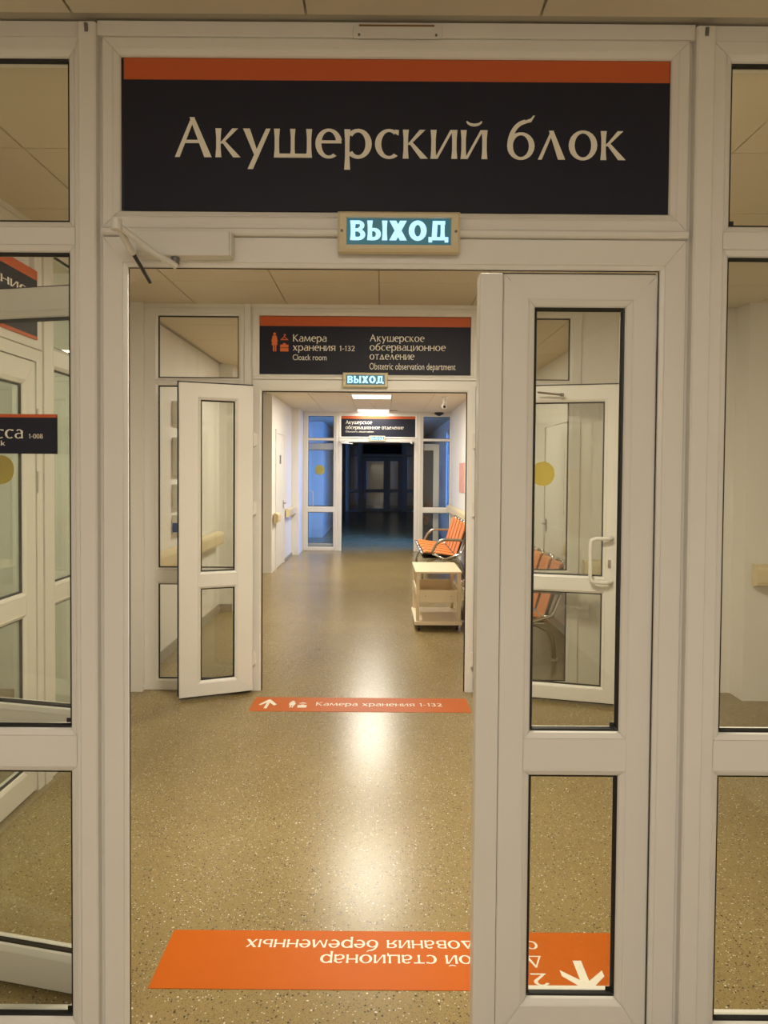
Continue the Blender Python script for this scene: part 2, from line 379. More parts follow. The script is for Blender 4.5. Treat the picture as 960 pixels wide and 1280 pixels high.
def exit_sign(label, cx, y, z0, z1, wd=.315, pos=(0, 0)):
    t = thing('exit_sign', label, 'exit sign', (cx, y, z0)); h = z1-z0; a = wd/2
    mb = MB(); mb.loops([(-a, a, 0, h, 0), (-a, a, 0, h, -.022), (-a+.006, a-.006, .006, h-.006, -.028), (-a+.022, a-.022, .016, h-.015, -.028), (-a+.024, a-.024, .018, h-.017, -.021)])
    mb.box(-a+.006, a-.006, -.020, 0, .006, h-.006)
    mb.build('housing', M['housing'], t)
    box('screen', M['screen'], t, -a+.022, a-.022, -.0225, -.019, .016, h-.015)
    text('lettering', 'ABCDE', lambda u, v, q: (u, -.0225-q, v), -a+.032, .029, (h-.052)*1.0, wd-.062, .001, M['exitglow'], t, gap=8)
    for s in (-1, 1): MB().tube([(s*(a-.011), -.026, h/2), (s*(a-.011), -.031, h/2)], .0035, 8).build('screw', M['greyplate'], t)
    return t

def sign_board(label, x0, x1, z0, z1, band, y, wall_t=.01, cat='sign', name='door_sign'):
    t = thing(name, label, cat, (x0, y, z0)); W = x1-x0; H = z1-z0
    box('board', M['navy'], t, 0, W, 0, wall_t, 0, H-band, c=.0006)
    box('orange_band', M['orange'], t, 0, W, -.0003, wall_t, H-band, H, c=.0006)
    return t

def partition(n, Y, ox0, ox1, head, gl, gr, side_z, trans_z, top, T=.065, leafgap=0, lo_l=None, lo_r=None):
    """glazed hall partition at depth Y. ox0/ox1 opening; gl/gr = (x0,x1) glass of side windows"""
    ceil = H; names = {1: 'nearest', 2: 'second', 3: 'third bright', 4: 'dark farthest'}[n]
    d = thing('door_%d' % n, {1: 'white double door frame below the large two-word navy sign, narrow leaf closed', 2: 'white double doorway below the navy cloakroom sign, both leaves folded towards viewer',
              3: 'far white doorway at end of the bright corridor, opening onto darkness', 4: 'closed glazed double door deep in the dark hall'}[n], 'door', (0, Y, 0), kind='structure')
    fl, fr = ox0-.065, ox1+.067; b = W_BEAD
    m = MB()        # jambs and head of the doorway: step at the rebate
    m.loops([(fl, fr, -.3, head+.078, T), (fl, fr, -.3, head+.078, .003), (fl+.003, fr-.003, -.3, head+.075, 0), (ox0-.012, ox1+.012, -.3, head+.012, 0),
             (ox0-.010, ox1+.010, -.3, head+.010, .003), (ox0, ox1, -.3, head, .006), (ox0, ox1, -.3, head, .014), (ox0-.022, ox1+.022, -.3, head+.022, .018), (ox0-.022, ox1+.022, -.3, head+.022, T), (fl, fr, -.3, head+.078, T)], (1, 2, 3))
    # cut at the floor
    m.v = [(x, y, max(z, 0)) for x, y, z in m.v]
    m.build('door_frame', M['pvc'], d)
    ew = .0018 if n == 1 else .008
    m = MB(); m.loops([(ox0-.004, ox1+.004, -.3, head+.004, .0145), (ox0+ew, ox1-ew, -.3, head-ew, .015), (ox0+ew, ox1-ew, -.3, head-ew, .0175), (ox0-.004, ox1+.004, -.3, head+.004, .0178)], (1, 2, 3)); m.v = [(x, y, max(z, 0)) for x, y, z in m.v]
    m.build('rebate_seal', M['rubber'], d)
    # transom above the door holds the sign panel
    m = MB(); sx0, sx1 = ox0-.018, ox1+.02
    g = (sx0, sx1, trans_z[0], trans_z[1])
    ring(m, (fl, fr, head+.098, top), (g[0]-b, g[1]+b, g[2]-b, g[3]+b), 0, T); bead(m, g, 0, T)
    m.box(g[0]+.004, g[1]-.004, .03, .05, g[2]+.004, g[3]-.004)
    m.build('transom_frame', M['pvc'], d)
    MB().loops([(*(g[0]-.001, g[1]+.001, g[2]-.001, g[3]+.001), .012), (*(g[0]+.006, g[1]-.006, g[2]+.006, g[3]-.006), .014), (*(g[0]+.006, g[1]-.006, g[2]+.006, g[3]-.006), .029)]).build('gasket', M['rubber'], d)
    m = MB(); m.sweep([(-.010, head+.079), (-.014, head+.083), (-.014, head+.094), (-.010, head+.097), (.03, head+.097), (.03, head+.079)], fl+.004, fr-.002, 'x')
    m.build('coupling_strip', M['pvc'], d)
    # cover strips on both sides
    k = 2*n-1
    for s, (a, c) in enumerate(((fl-.056, fl-.010), (fr+.010, fr+.058))):
        m = MB(); e = .010 if s == 0 else -.010
        m.v += []; prof = [(a, 0.0), (a, -.012), (a+.004, -.016), (c-.004, -.016), (c, -.012), (c, 0.0)]
        i = len(m.v)
        for z in (0, ceil-.012 if n == 1 else ceil-.004):
            for p, q in prof+[(c, .05), (a, .05)]: m.v.append((p, q, z))
        nn = 8
        for j in range(nn): m.f.append((i+j, i+(j+1) % nn, i+nn+(j+1) % nn, i+nn+j))
        m.f.append(tuple(range(i, i+nn))); m.f.append(tuple(range(i+nn, i+2*nn)))
        # narrow rebate between strip and door frame
        q0, q1 = ((c, fl) if s == 0 else (fr, a)); m.box(q0-.0005, q1+.0005, .012, .05, 0, ceil-.02)
        t = m.build('trim_%d' % (k+s), M['pvc']); t.location = (0, Y, 0)
        tag(t, ('left' if s == 0 else 'right')+' white cover strip beside the %s doorway' % names, 'trim', kind='structure')
        if n == 1: MB().tube([((a+c)/2, -.015, 2.692), ((a+c)/2, -.0185, 2.712)], .005, 10).build('screw', M['greyplate'], t)
    # side windows
    for s, gg in enumerate((gl, gr)):
        lab = {(1, 0): 'tall left side window beside nearest doorway, small booth sign on its glass', (1, 1): 'tall right side window at the photo edge, beside nearest doorway',
               (2, 0): 'left side window behind the narrow folded leaf of the second doorway', (2, 1): 'right side window behind the wide folded leaf of the second doorway',
               (3, 0): 'bluish side window left of the far doorway', (3, 1): 'bluish side window right of the far doorway, behind orange bench',
               (4, 0): 'dark side window left of the farthest closed door', (4, 1): 'dark side window right of the farthest closed door'}[(n, s)]
        r = thing('window_%d' % (k+s), lab, 'window', (0, Y, 0), kind='structure')
        if s == 0: outer = (lo_l if lo_l is not None else gg[0]-.085, fl-.056, 0.0, top)
        else: outer = (fr+.058, lo_r if lo_r is not None else gg[1]+.075, 0.0, top)
        p = [(gg[0], gg[1], trans_z[0]-.03, trans_z[1]-.005), (gg[0], gg[1], side_z[1], side_z[0]), (gg[0], gg[1], side_z[3], side_z[2])]
        window_unit(r, outer, p)
    # filler between profile and ceiling
    xl = (lo_l if lo_l is not None else gl[0]-.085); xr = (lo_r if lo_r is not None else gr[1]+.075)
    t = MB(); t.box(xl, fl-.056, .004, .06, top, ceil); t.box(fl-.01, fr+.01, -.004, .06, top, ceil-.002, c=.001); t.box(fr+.058, xr, .004, .06, top, ceil)
    t = t.build('head_filler', M['pvc'], d)
    return d

# ------------------------------------------------------------------ room shell
H = 2.73
fl = struct('floor', M['floor'], [(-4.6, 4.6, -4.5, 34, -.06, 0)], 'beige speckled vinyl floor running through all the halls', 'floor')
ce = struct('ceiling', M['grid'], [(-4.6, 4.6, -4.5, 34, H+.006, H+.08)], 'suspended ceiling of off-white square tiles', 'ceiling')
def tiles(x0, nx, y0, ny, p, skip=(), py=None):
    py = py or p; me = None
    for i in range(nx):
        for j in range(ny):
            if (i, j) in skip: continue
            if me is None:
                o = MB().box(.0035, p-.0035, .0035, py-.0035, H-.002, H+.0055, c=.0012).build('ceiling_tile', M['tile'], ce); me = o.data
            else:
                o = bpy.data.objects.new('ceiling_tile', me); C.objects.link(o); o.parent = ce
            o.location = (x0+i*p, y0+j*py, 0)
tiles(-1.955, 9, 2.015, 5, .645, py=.600)                    # vestibule
tiles(-1.74, 6, 5.10, 14, .635, skip=((2, 9), (2, 13), (2, 3)), py=.632)   # corridor
tiles(-1.4, 5, .05, 3, .60)                                  # in front of the first door
LY = lambda j: 5.10+j*.632
def wall(name, boxes, label): return struct(name, M['wall'], boxes, label, 'wall')
# near lobby
wall('wall_left_lobby', [(-1.80, -1.62, -4.4, 1.88, 0, H)], 'left wall of the lobby behind the viewer')
wall('wall_right_lobby', [(1.78, 1.92, -4.4, 1.88, 0, H)], 'right wall of the lobby behind the viewer')
wall('wall_back', [(-1.8, 1.92, -4.5, -4.4, 0, H)], 'end wall of the lobby behind the viewer')
wall('wall_right_pier', [(1.76, 4.2, 1.88, 1.98, 0, H)], 'wall pier right of the nearest glazed partition')
# vestibule
wall('wall_left_return', [(-1.75, -1.65, 1.95, 2.20, 0, H), (-1.75, -1.65, 4.16, 4.34, 0, H), (-2.1, -1.75, 4.26, 4.34, 0, H), (-2.1, -2.0, 4.34, 5.0, 0, H), (-2.1, -1.668, 4.955, 5.1, 0, H)],
     'white wall return left of the second partition')
wall('wall_right_stub', [(1.402, 2.52, 5.03, 5.13, 0, H), (2.50, 3.5, 4.85, 5.13, 0, H), (3.40, 3.5, 1.98, 4.85, 0, H)], 'recessed white wall right of the second partition')
# side room left of the vestibule
wall('wall_side_room', [(-3.6, -3.5, 1.9, 5.1, 0, H), (-3.6, -1.75, 1.86, 1.95, 0, H), (-3.6, -2.1, 5.0, 5.1, 0, H)], 'walls of the side room behind the left glazed door')
# corridor
wall('wall_left', [(-1.90, -1.78, 5.1, 7.8, 0, H), (-1.90, -1.63, 7.8, 8.6, 0, H), (-2.7, -1.90, 8.5, 8.6, 0, H), (-2.7, -2.6, 8.6, 10.8, 0, H), (-2.7, -1.66, 10.8, 10.9, 0, H),
                   (-1.76, -1.66, 10.9, 13.95, 0, H)], 'left white wall of the bright corridor')
wall('wall_right', [(1.79, 1.9, 5.13, 9.5, 0, H), (1.37, 1.9, 9.5, 9.6, 0, H), (1.37, 1.47, 9.6, 13.95, 0, H)], 'right white wall of the bright corridor behind the bench')
wall('wall_left_bay', [(-2.0, -1.52, 13.96, 14.04, 0, H), (-1.66, -1.53, 13.2, 13.96, 0, H)], 'white pier left of the far partition')
wall('wall_right_bay', [(1.425, 2.0, 13.96, 14.04, 0, H)], 'white pier right of the far partition')
# beyond: dusk-lit bay then dark hall
wall('wall_left_far', [(-2.0, -1.9, 14.04, 16.7, 0, H), (-2.0, -1.37, 16.7, 16.8, 0, H), (-1.47, -1.37, 16.8, 27.6, 0, H)], 'blue-lit left wall beyond the far doorway')
wall('wall_right_far', [(1.5, 1.6, 14.04, 14.35, 0, H), (1.5, 1.6, 16.45, 27.6, 0, H), (1.5, 1.6, 14.35, 16.45, 0, .55), (1.5, 1.6, 14.35, 16.45, 2.6, H)], 'right wall with a dusk window beyond the far doorway')
W11 = thing('window_11', 'blue dusk window in the right wall beyond the far doorway', 'window', (1.50, 14.35, 0), R(90), kind='structure')
W11.location.x = 1.56
window_unit(W11, (.0, 1.05, .55, 2.6), [(.07, .98, .62, 2.53)]); window_unit(W11, (1.05, 2.1, .55, 2.6), [(1.12, 2.03, .62, 2.53)])
wall('wall_far', [(-2.0, -1.66, 27.7, 27.8, 0, H), (1.6, 2.0, 27.7, 27.8, 0, H), (-2.1, 2.1, 33, 33.1, 0, H), (-2.1, -2.0, 27.8, 33, 0, H), (2.0, 2.1, 27.8, 33, 0, H)], 'end walls of the dark hall')
def baseb(name, boxes, label): return struct(name, M['base'], boxes, label, 'baseboard')
baseb('baseboard_left', [(-1.78, -1.768, 5.11, 7.79, 0, .09), (-1.78, -1.63, 7.788, 7.80, 0, .09), (-1.66, -1.648, 12.2, 13.2, 0, .05)], 'grey-brown vinyl baseboard of the left corridor wall')
baseb('baseboard_right', [(1.778, 1.79, 5.14, 9.49, 0, .09), (1.358, 1.37, 9.51, 13.94, 0, .06)], 'grey-brown vinyl baseboard of the right corridor wall')


# ------------------------------------------------------------------ the partitions
P1 = partition(1, 1.88, -.672, .733, 2.096, (-1.50, -.826), (.912, 1.64), (2.133, .866, .749, .074), (2.243, 2.643), 2.690, lo_l=-1.62, lo_r=1.76)
P2 = partition(2, 5.00, -.842, .605, 2.124, (-1.571, -1.006), (.788, 1.322), (2.156, .871, .757, .079), (2.241, 2.650), 2.702, lo_l=-1.668, lo_r=1.402)
P3 = partition(3, 13.95, -.77, .65, 2.14, (-1.43, -.935), (.83, 1.345), (2.165, .868, .755, .075), (2.245, 2.650), 2.70, lo_l=-1.52, lo_r=1.425)
P4 = partition(4, 27.7, -.70, .80, 2.14, (-1.22, -.90), (1.02, 1.40), (2.165, .868, .755, .075), (2.245, 2.650), 2.70, lo_l=-1.37, lo_r=1.50)

# leaves of door 1: narrow right leaf closed, wide left leaf folded back behind the left window
L = leaf(P1, .410, .085, .083, .012, 2.089, [(.860, 2.003), (.126, .739)], (.323, .019, 0), 0, label='narrow closed leaf')
box('meeting_stile', M['pvc'], L, -.063, -.001, .002, .06, .012, 2.091, c=.003)
sticker(L, .115, 1.558, .033, y=.022, rx=.032)
for z in (.22, 1.05, 1.9): hinge(L, .414, .066, z)
L = leaf(P1, .875, .105, .115, .012, 2.089, [(.860, 2.003), (.126, .739)], (-.755, .140, 0), R(-12.5), sg=-1, label='wide leaf folded back behind the side window')
pull_handle(L, -.82, .86, 1.14, 1, out=-.05)
sticker(L, -.395, 1.558, .043, y=.022)
for z in (.22, 1.05, 1.9): hinge(L, -.032, .066, z)
# leaves of door 2 (folded towards the viewer)
L = leaf(P2, .50, .125, .145, .022, 2.149, [(.871, 2.037), (.128, .757)], (-.888, -.066, 0), R(23), sg=-1, label='narrow leaf folded towards viewer')
for z in (.24, 1.30, 1.78): hinge(L, .012, .040, z)
L = leaf(P2, .965, .115, .110, .022, 2.149, [(.871, 2.037), (.128, .757)], (.655, -.066, 0), R(-15), label='wide leaf folded towards viewer')
pull_handle(L, .905, .84, 1.13, -1, out=-.05, off=.13)
box('lock_plate', M['armsteel'], L, .888, .908, -.003, .001, .93, .985)
for z in (.24, 1.30, 1.78): hinge(L, -.012, .040, z)
# leaves of door 3 folded back into the dusk-lit bay, door 4 closed
L = leaf(P3, .50, .125, .115, .022, 2.12, [(.868, 1.99), (.125, .755)], (.665, .12, 0), R(10), label='narrow leaf folded back')
L = leaf(P3, .90, .105, .115, .022, 2.12, [(.868, 1.99), (.125, .755)], (-.785, .12, 0), R(-12), sg=-1, label='wide leaf folded back')
pull_handle(L, -.68, .84, 1.16, 1, out=-.05, off=.11)
sticker(L, -.45, 1.59, .10, y=.020)
L = leaf(P4, .92, .105, .115, .022, 2.12, [(.868, 1.99), (.125, .755)], (-.69, .01, 0), 0, label='wide closed leaf')
L = leaf(P4, .56, .125, .115, .022, 2.12, [(.868, 1.99), (.125, .755)], (.235, .01, 0), 0, label='narrow closed leaf')

# ------------------------------------------------------------------ glazed side door in the left wall of the vestibule (runs along y)
def along_left(x, kids_of):
    kids_of.location = (x, 0, 0); kids_of.rotation_euler = (0, 0, R(90))     # local x -> world y, local -y -> world +x
D5 = thing('door_5', 'glazed side door in the left vestibule wall, seen through the left window', 'door', kind='structure'); along_left(-1.65, D5)
m = MB(); m.loops([(2.28, 3.465, -.3, 2.13, .07), (2.28, 3.465, -.3, 2.13, 0), (2.35, 3.405, -.3, 2.075, 0), (2.35, 3.405, -.3, 2.075, .07)], (1, 2, 3)); m.v = [(x, y, max(z, 0)) for x, y, z in m.v]
ring(m, (2.28, 3.465, 2.135, 2.70), (2.36, 3.40, 2.19, 2.64), 0, .07); m.box(2.36, 3.40, .03, .05, 2.19, 2.64)
m.box(2.28, 4.16, 0, .07, 2.70, H); m.box(3.47, 3.54, -.008, .07, 0, 2.70, c=.002)
m.build('door_frame', M['pvc'], D5)
L = leaf(D5, 1.04, .11, .11, .012, 2.07, [(.985, 1.955), (.14, .865)], (2.36, .004, 0), 0)
for z in (.24, 1.50, 1.80): hinge(L, 1.05, -.012, z)
W9 = thing('window_9', 'glazed side panel beside the left vestibule door', 'window', kind='structure'); along_left(-1.65, W9)
window_unit(W9, (3.545, 4.16, 0, 2.70), [(3.60, 4.10, 2.175, 2.64), (3.60, 4.10, .985, 2.065), (3.60, 4.10, .10, .87)])
t = thing('door_sign', 'navy sign with orange edges above the left side door', 'sign'); along_left(-1.648, t)
box('board', M['navy'], t, 2.36, 3.40, -.006, .01, 2.19, 2.455); box('orange_band', M['orange'], t, 2.36, 3.40, -.007, .01, 2.455, 2.500)
box('orange_edge', M['orange'], t, 2.36, 3.40, -.007, .01, 2.175, 2.19)
fn5 = lambda u, v, h: (u, -.006-h, v)
for s_, u, v in (('отделение', 2.6, 2.37), ('хранения', 2.6, 2.305)): text('lettering', s_, fn5, u, v, .032, .7, .001, M['cream'], t)
font_text('lettering', 'Observation department', fn5, 2.6, 2.25, .65, .03, .001, M['cream'], t)

# plain doors in the corridor walls
def wall_door(n, x, y0, y1, side, label, z1=2.12):
    d = thing('door_%d' % n, label, 'door', (x, 0, 0), kind='structure'); s = side
    m = MB(); X = lambda a, b: (a, b) if s > 0 else (-b, -a)
    for a, b, c, e in ((y0-.06, y0, 0, z1+.06), (y1, y1+.06, 0, z1+.06), (y0, y1, z1, z1+.06)): m.box(*X(0, .018), a+.0005, b-.0005, c, e)
    m.build('door_frame', M['pvc'], d)
    m = MB(); m.box(*X(0, .008), y0+.004, y1-.004, .008, z1-.004, c=.001); L = m.build('door_leaf', M['door'], d)
    for a, c in ((.25, 1.0), (1.15, z1-.25)):
        q = MB(); q.box(*X(.008, .012), y0+.15, y1-.15, a, c, c=.0015); q.build('panel_moulding', M['door'], L)
    q = MB(); hy = y1-.08; q.tube([(s*.008, hy, 1.02), (s*.05, hy, 1.02), (s*.055, hy-.02, 1.02), (s*.055, hy-.12, 1.02)], .009, 8); q.box(*X(.008, .014), hy-.02, hy+.02, .93, 1.07); q.build('lever_handle', M['armsteel'], L)
    return d
wall_door(6, -1.66, 11.20, 12.08, 1, 'white flush door in the left corridor wall with small dark plate', 2.16)
wall_door(7, 1.79, 6.75, 7.70, -1, 'white flush door in the right corridor wall behind second glass', 2.05)

# ------------------------------------------------------------------ signs over the doors
# 1: the big one
S1 = sign_board('large navy sign with orange band and two cream words, above nearest doorway', -.683, .751, 2.245, 2.642, .056, 1.88+.0115)
f1 = lambda u, v, h: (u, -h, v)
def base(x): return x-(-.683)
tx = text('lettering', 'Акушерский блок', f1, base(-.551), .140, .0750, 1.187, .0012, M['cream'], S1)
# 2
S2 = sign_board('navy sign with orange pictograms and small bilingual lines, above second doorway', -.858, .622, 2.243, 2.646, .067, 5.00+.0115)
def T2(s, x, z, w, xh, font=False):
    if font: font_text('lettering', s, f1, x+.860, z-2.254, w, xh, .0012, M['cream'], S2)
    else: text('lettering', s, f1, x+.860, z-2.254, xh, w, .0012, M['cream'], S2)
T2('Камера', -.628, 2.482, .238, .036); T2('хранения', -.628, 2.418, .300, .036); T2('1-132', -.300, 2.418, .108, .030)
T2('Cloack room', -.628, 2.352, .238, .040, True)
T2('Акушерское', -.088, 2.486, .385, .036); T2('обсервационное', -.088, 2.423, .535, .036); T2('отделение', -.088, 2.360, .315, .036)
T2('Obstetric observation department', -.088, 2.290, .605, .046, True)
def pictograms(parent, fn, u, v, k, m, t=.0012, extra=True):
    b = MB(); circ = lambda x, y, r, n=14: [(u+k*(x+r*math.cos(6.2832*i/n)), v+k*(y+r*math.sin(6.2832*i/n))) for i in range(n)]
    Pq = lambda *a: [(u+k*x, v+k*y) for x, y in a]
    b.prism(circ(.22, .93, .075), fn, t); b.prism(Pq((.12,.84),(.05,.52),(.10,.50),(.17,.70),(.27,.70),(.34,.50),(.39,.52),(.32,.84)), fn, t)
    b.prism(Pq((.15,.72),(.06,.34),(.38,.34),(.29,.72)), fn, t); b.prism(Pq((.13,.0),(.20,.0),(.20,.36),(.13,.36)), fn, t); b.prism(Pq((.24,.0),(.31,.0),(.31,.36),(.24,.36)), fn, t)
    b.prism(Pq((.55,.60),(.92,.60),(.92,.65),(.735,.76),(.55,.65)), fn, t) if not extra else None
    if extra:
        for q in (((.54,.60),(.94,.60),(.94,.65),(.54,.65)), ((.54,.62),(.58,.60),(.76,.78),(.72,.80)), ((.90,.60),(.94,.62),(.76,.80),(.72,.78)), ((.72,.78),(.76,.78),(.77,.90),(.72,.90)), ((.72,.88),(.82,.84),(.83,.89),(.74,.93))): b.prism(Pq(*q), fn, t)
    b.prism(Pq((.52,.0),(.96,.0),(.96,.18),(.52,.18)), fn, t); b.prism(Pq((.52,.21),(.96,.21),(.96,.36),(.52,.36)), fn, t); b.prism(Pq((.64,.36),(.84,.36),(.80,.44),(.68,.44)), fn, t)
    return b.build('pictogram', m, parent)
pictograms(S2, f1, .075, .158, .132, M['orangeicon'])
# 3
S3 = sign_board('small distant navy sign with orange band above the far doorway', -.786, .668, 2.249, 2.648, .050, 13.95+.0115)
def T3(s, x, z, w, xh, font=False):
    (font_text if font else lambda n, s, f, u, v, w_, h_, t_, m_, p_: text(n, s, f, u, v, h_, w_, t_, m_, p_))('lettering', s, f1, x+.786, z-2.254, w, xh, .0012, M['cream'], S3)
T3('Акушерское', -.70, 2.50, .52, .052); T3('обсервационное отделение', -.70, 2.40, 1.14, .052); T3('Obstetric observation', -.70, 2.335, .55, .034, True)
S4 = sign_board('dark unlit sign above the farthest closed door', -.70, .80, 2.26, 2.66, .05, 27.7+.0115)

# booth sign stuck on the left side window
t = thing('glass_sign', 'narrow navy sign with orange top edge on the left side window', 'sign', (-1.42, 1.870, 1.601)); W_ = 1.42-.855
box('board', M['navy'], t, 0, W_, 0, .008, 0, .095, c=.0005); box('orange_band', M['orange'], t, 0, W_, -.0003, .008, .095, .104, c=.0005)
box('standoff', M['pvc'], t, W_/2-.01, W_/2+.01, .008, .0165, .04, .06)
text('lettering', 'Касса', f1, W_-.217, .040, .0235, .130, .001, M['cream'], t); text('lettering', '1-008', f1, W_-.072, .040, .010, .037, .001, M['cream'], t)
font_text('lettering', 'Cash desk', f1, W_-.240, .021, .106, .013, .001, M['cream'], t)

exit_sign('lit blue exit sign above the nearest doorway', .0415, 1.88-.014, 2.127, 2.229)
exit_sign('lit blue exit sign above the second doorway', -.113, 5.00-.014, 2.148, 2.250)
exit_sign('tiny distant exit sign above the far doorway', -.08, 13.95-.014, 2.160, 2.262)

# ------------------------------------------------------------------ door closer and small fittings on the first door
t = thing('door_closer', 'white door closer with folding arm at upper left of nearest doorway', 'door closer', (-.515, 1.878, 2.141))
box('casing', M['closer'], t, -.118, .122, -.045, 0, -.030, .034, c=.003)
box('end_cap', M['closer'], t, .1222, .126, -.040, -.002, -.028, .032)
MB().tube([(-.022, -.024, -.030), (-.022, -.024, -.046)], .011, 12).build('spindle', M['greyplate'], t)
el = (-.125, -.155, .010)
m = MB(); m.tube([(-.020, -.026, -.052), (-.060, -.075, -.034), el], [.009, .008, .008], 8); m.build('main_arm', M['closer'], t)
m = MB(); m.tube([el, (-.122, -.095, -.016), (-.119, -.060, -.030)], .0085, 8); m.build('forearm_sleeve', M['closer'], t)
m = MB(); m.tube([(-.120, -.070, -.026), (-.112, .052, -.074)], .0052, 8); m.build('forearm_rod', M['black'], t)
MB().tube([(el[0], el[1], el[2]-.014), (el[0], el[1], el[2]+.012)], .013, 12).build('elbow_joint', M['closer'], t)
t = thing('cover_plate', 'small scuffed cover plate on the head rail under the ceiling', 'plate', (.035, 1.874, 2.684))
box('plate', M['closer'], t, -.115, .115, -.004, 0, 0, .032, c=.001); box('rusty_edge', mat('worn_brown_edge', (.22, .12, .03), .7), t, -.10, .095, -.0055, -.004, .030, .034)
for x in (-.10, .10): MB().tube([(x, -.004, .008), (x, -.007, .008)], .003, 8).build('screw', M['greyplate'], t)

# ------------------------------------------------------------------ floor tapes
t = thing('floor_tape', 'wide orange floor strip with upside-down white text, nearest the viewer', 'floor sticker', (0, -.037, 0))
box('strip', M['tape'], t, -.690, .800, 2.132, 2.405, .0002, .0016)
# seen from the other side: u grows towards -x, v (up) grows towards the viewer
def fr(u, v, h): return (.800-u, 2.405-v, .0016+h)
text('lettering', 'обследования беременных', fr, .272, .046, .039, .962, .0004, M['tapetext'], t)
text('lettering', 'Дневной стационар'.replace('Д', 'Д'), fr, .272, .118, .039, .711, .0004, M['tapetext'], t)
text('lettering', '2 эт.', fr, .272, .198, .043, .232, .0004, M['tapetext'], t)
b = MB()     # arrow pointing to the lower right of the picture
ar = [[(.624, 2.266), (.624, 2.155), (.651, 2.150), (.651, 2.266)], [(.572, 2.222), (.572, 2.196), (.632, 2.136), (.650, 2.136), (.650, 2.150), (.640, 2.166)], [(.704, 2.222), (.640, 2.166), (.626, 2.150), (.626, 2.136), (.644, 2.136), (.704, 2.196)]]
for q in ar: b.prism(q, lambda u, v, h: (u, v, .0016+h), .0005)
b.build('arrow', M['tapetext'], t)
t = thing('floor_tape', 'narrow-looking orange floor strip with arrow, at the second doorway', 'floor sticker', (0, -.032, 0))
box('strip', M['tape'], t, -.850, .598, 4.60, 4.885, .0002, .0016)
f2 = lambda u, v, h: (u, v, .0016+h)
text('lettering', 'Камера хранения 1-132', f2, -.425, 4.715, .052, .845, .0004, M['tapetext'], t)
b = MB()
for q in ([(-.705, 4.655), (-.665, 4.655), (-.655, 4.80), (-.695, 4.80)], [(-.795, 4.73), (-.765, 4.715), (-.66, 4.80), (-.67, 4.835), (-.69, 4.835)], [(-.69, 4.835), (-.665, 4.835), (-.555, 4.735), (-.585, 4.71), (-.68, 4.79)]): b.prism([(-.745+(p+.675)*.5, r_) for p, r_ in q], f2, .0004)
b.build('arrow', M['tapetext'], t)
pictograms(t, f2, -.612, 4.675, .135, M['tapetext'], .0004, False)

# ------------------------------------------------------------------ corridor: handrails
def handrail(label, p, size, axis):
    t = thing('handrail', label, 'handrail', p, group=None)
    L_ = size; prof = [(0, 0), (.03, 0), (.062, .012), (.07, .035), (.07, .115), (.062, .138), (.03, .15), (0, .15)]
    m = MB()
    if axis == 'left': m.sweep([(x+.02, z) for x, z in prof], 0, L_, 'y')
    elif axis == 'right': m.sweep([(-x-.02, z) for x, z in prof], 0, L_, 'y')
    else: m.sweep([(-x-.02, z) for x, z in prof], 0, L_, 'x')
    o = m.build('rail', M['handrail'], t)
    for q in (min(.12, L_*.3), L_-min(.12, L_*.3)):
        b_ = MB()
        if axis == 'left': b_.box(0, .021, q-.03, q+.03, .05, .10)
        elif axis == 'right': b_.box(-.021, 0, q-.03, q+.03, .05, .10)
        else: b_.box(q-.03, q+.03, -.021, 0, .05, .10)
        b_.build('bracket', M['pvc'], t)
    return t
handrail('short beige handrail end at the left corridor corner', (-1.66, 10.86, .76), .30, 'left')
handrail('beige handrail along left corridor wall beyond the flush door', (-1.66, 12.25, .76), 1.2, 'left')
handrail('beige handrail seen through the narrow folded leaf', (-1.78, 5.3, .76), 2.35, 'left')
handrail('beige handrail above the orange bench', (1.37, 9.7, .78), 4.1, 'right')
handrail('beige handrail on right corridor wall behind second side window', (1.79, 5.3, .78), 1.3, 'right')
handrail('beige handrail on the recessed wall right of second window', (1.43, 5.03, .80), .14, 'face')
handrail('beige handrail at right edge of the photo, through glass', (2.54, 4.85, .80), .82, 'face')

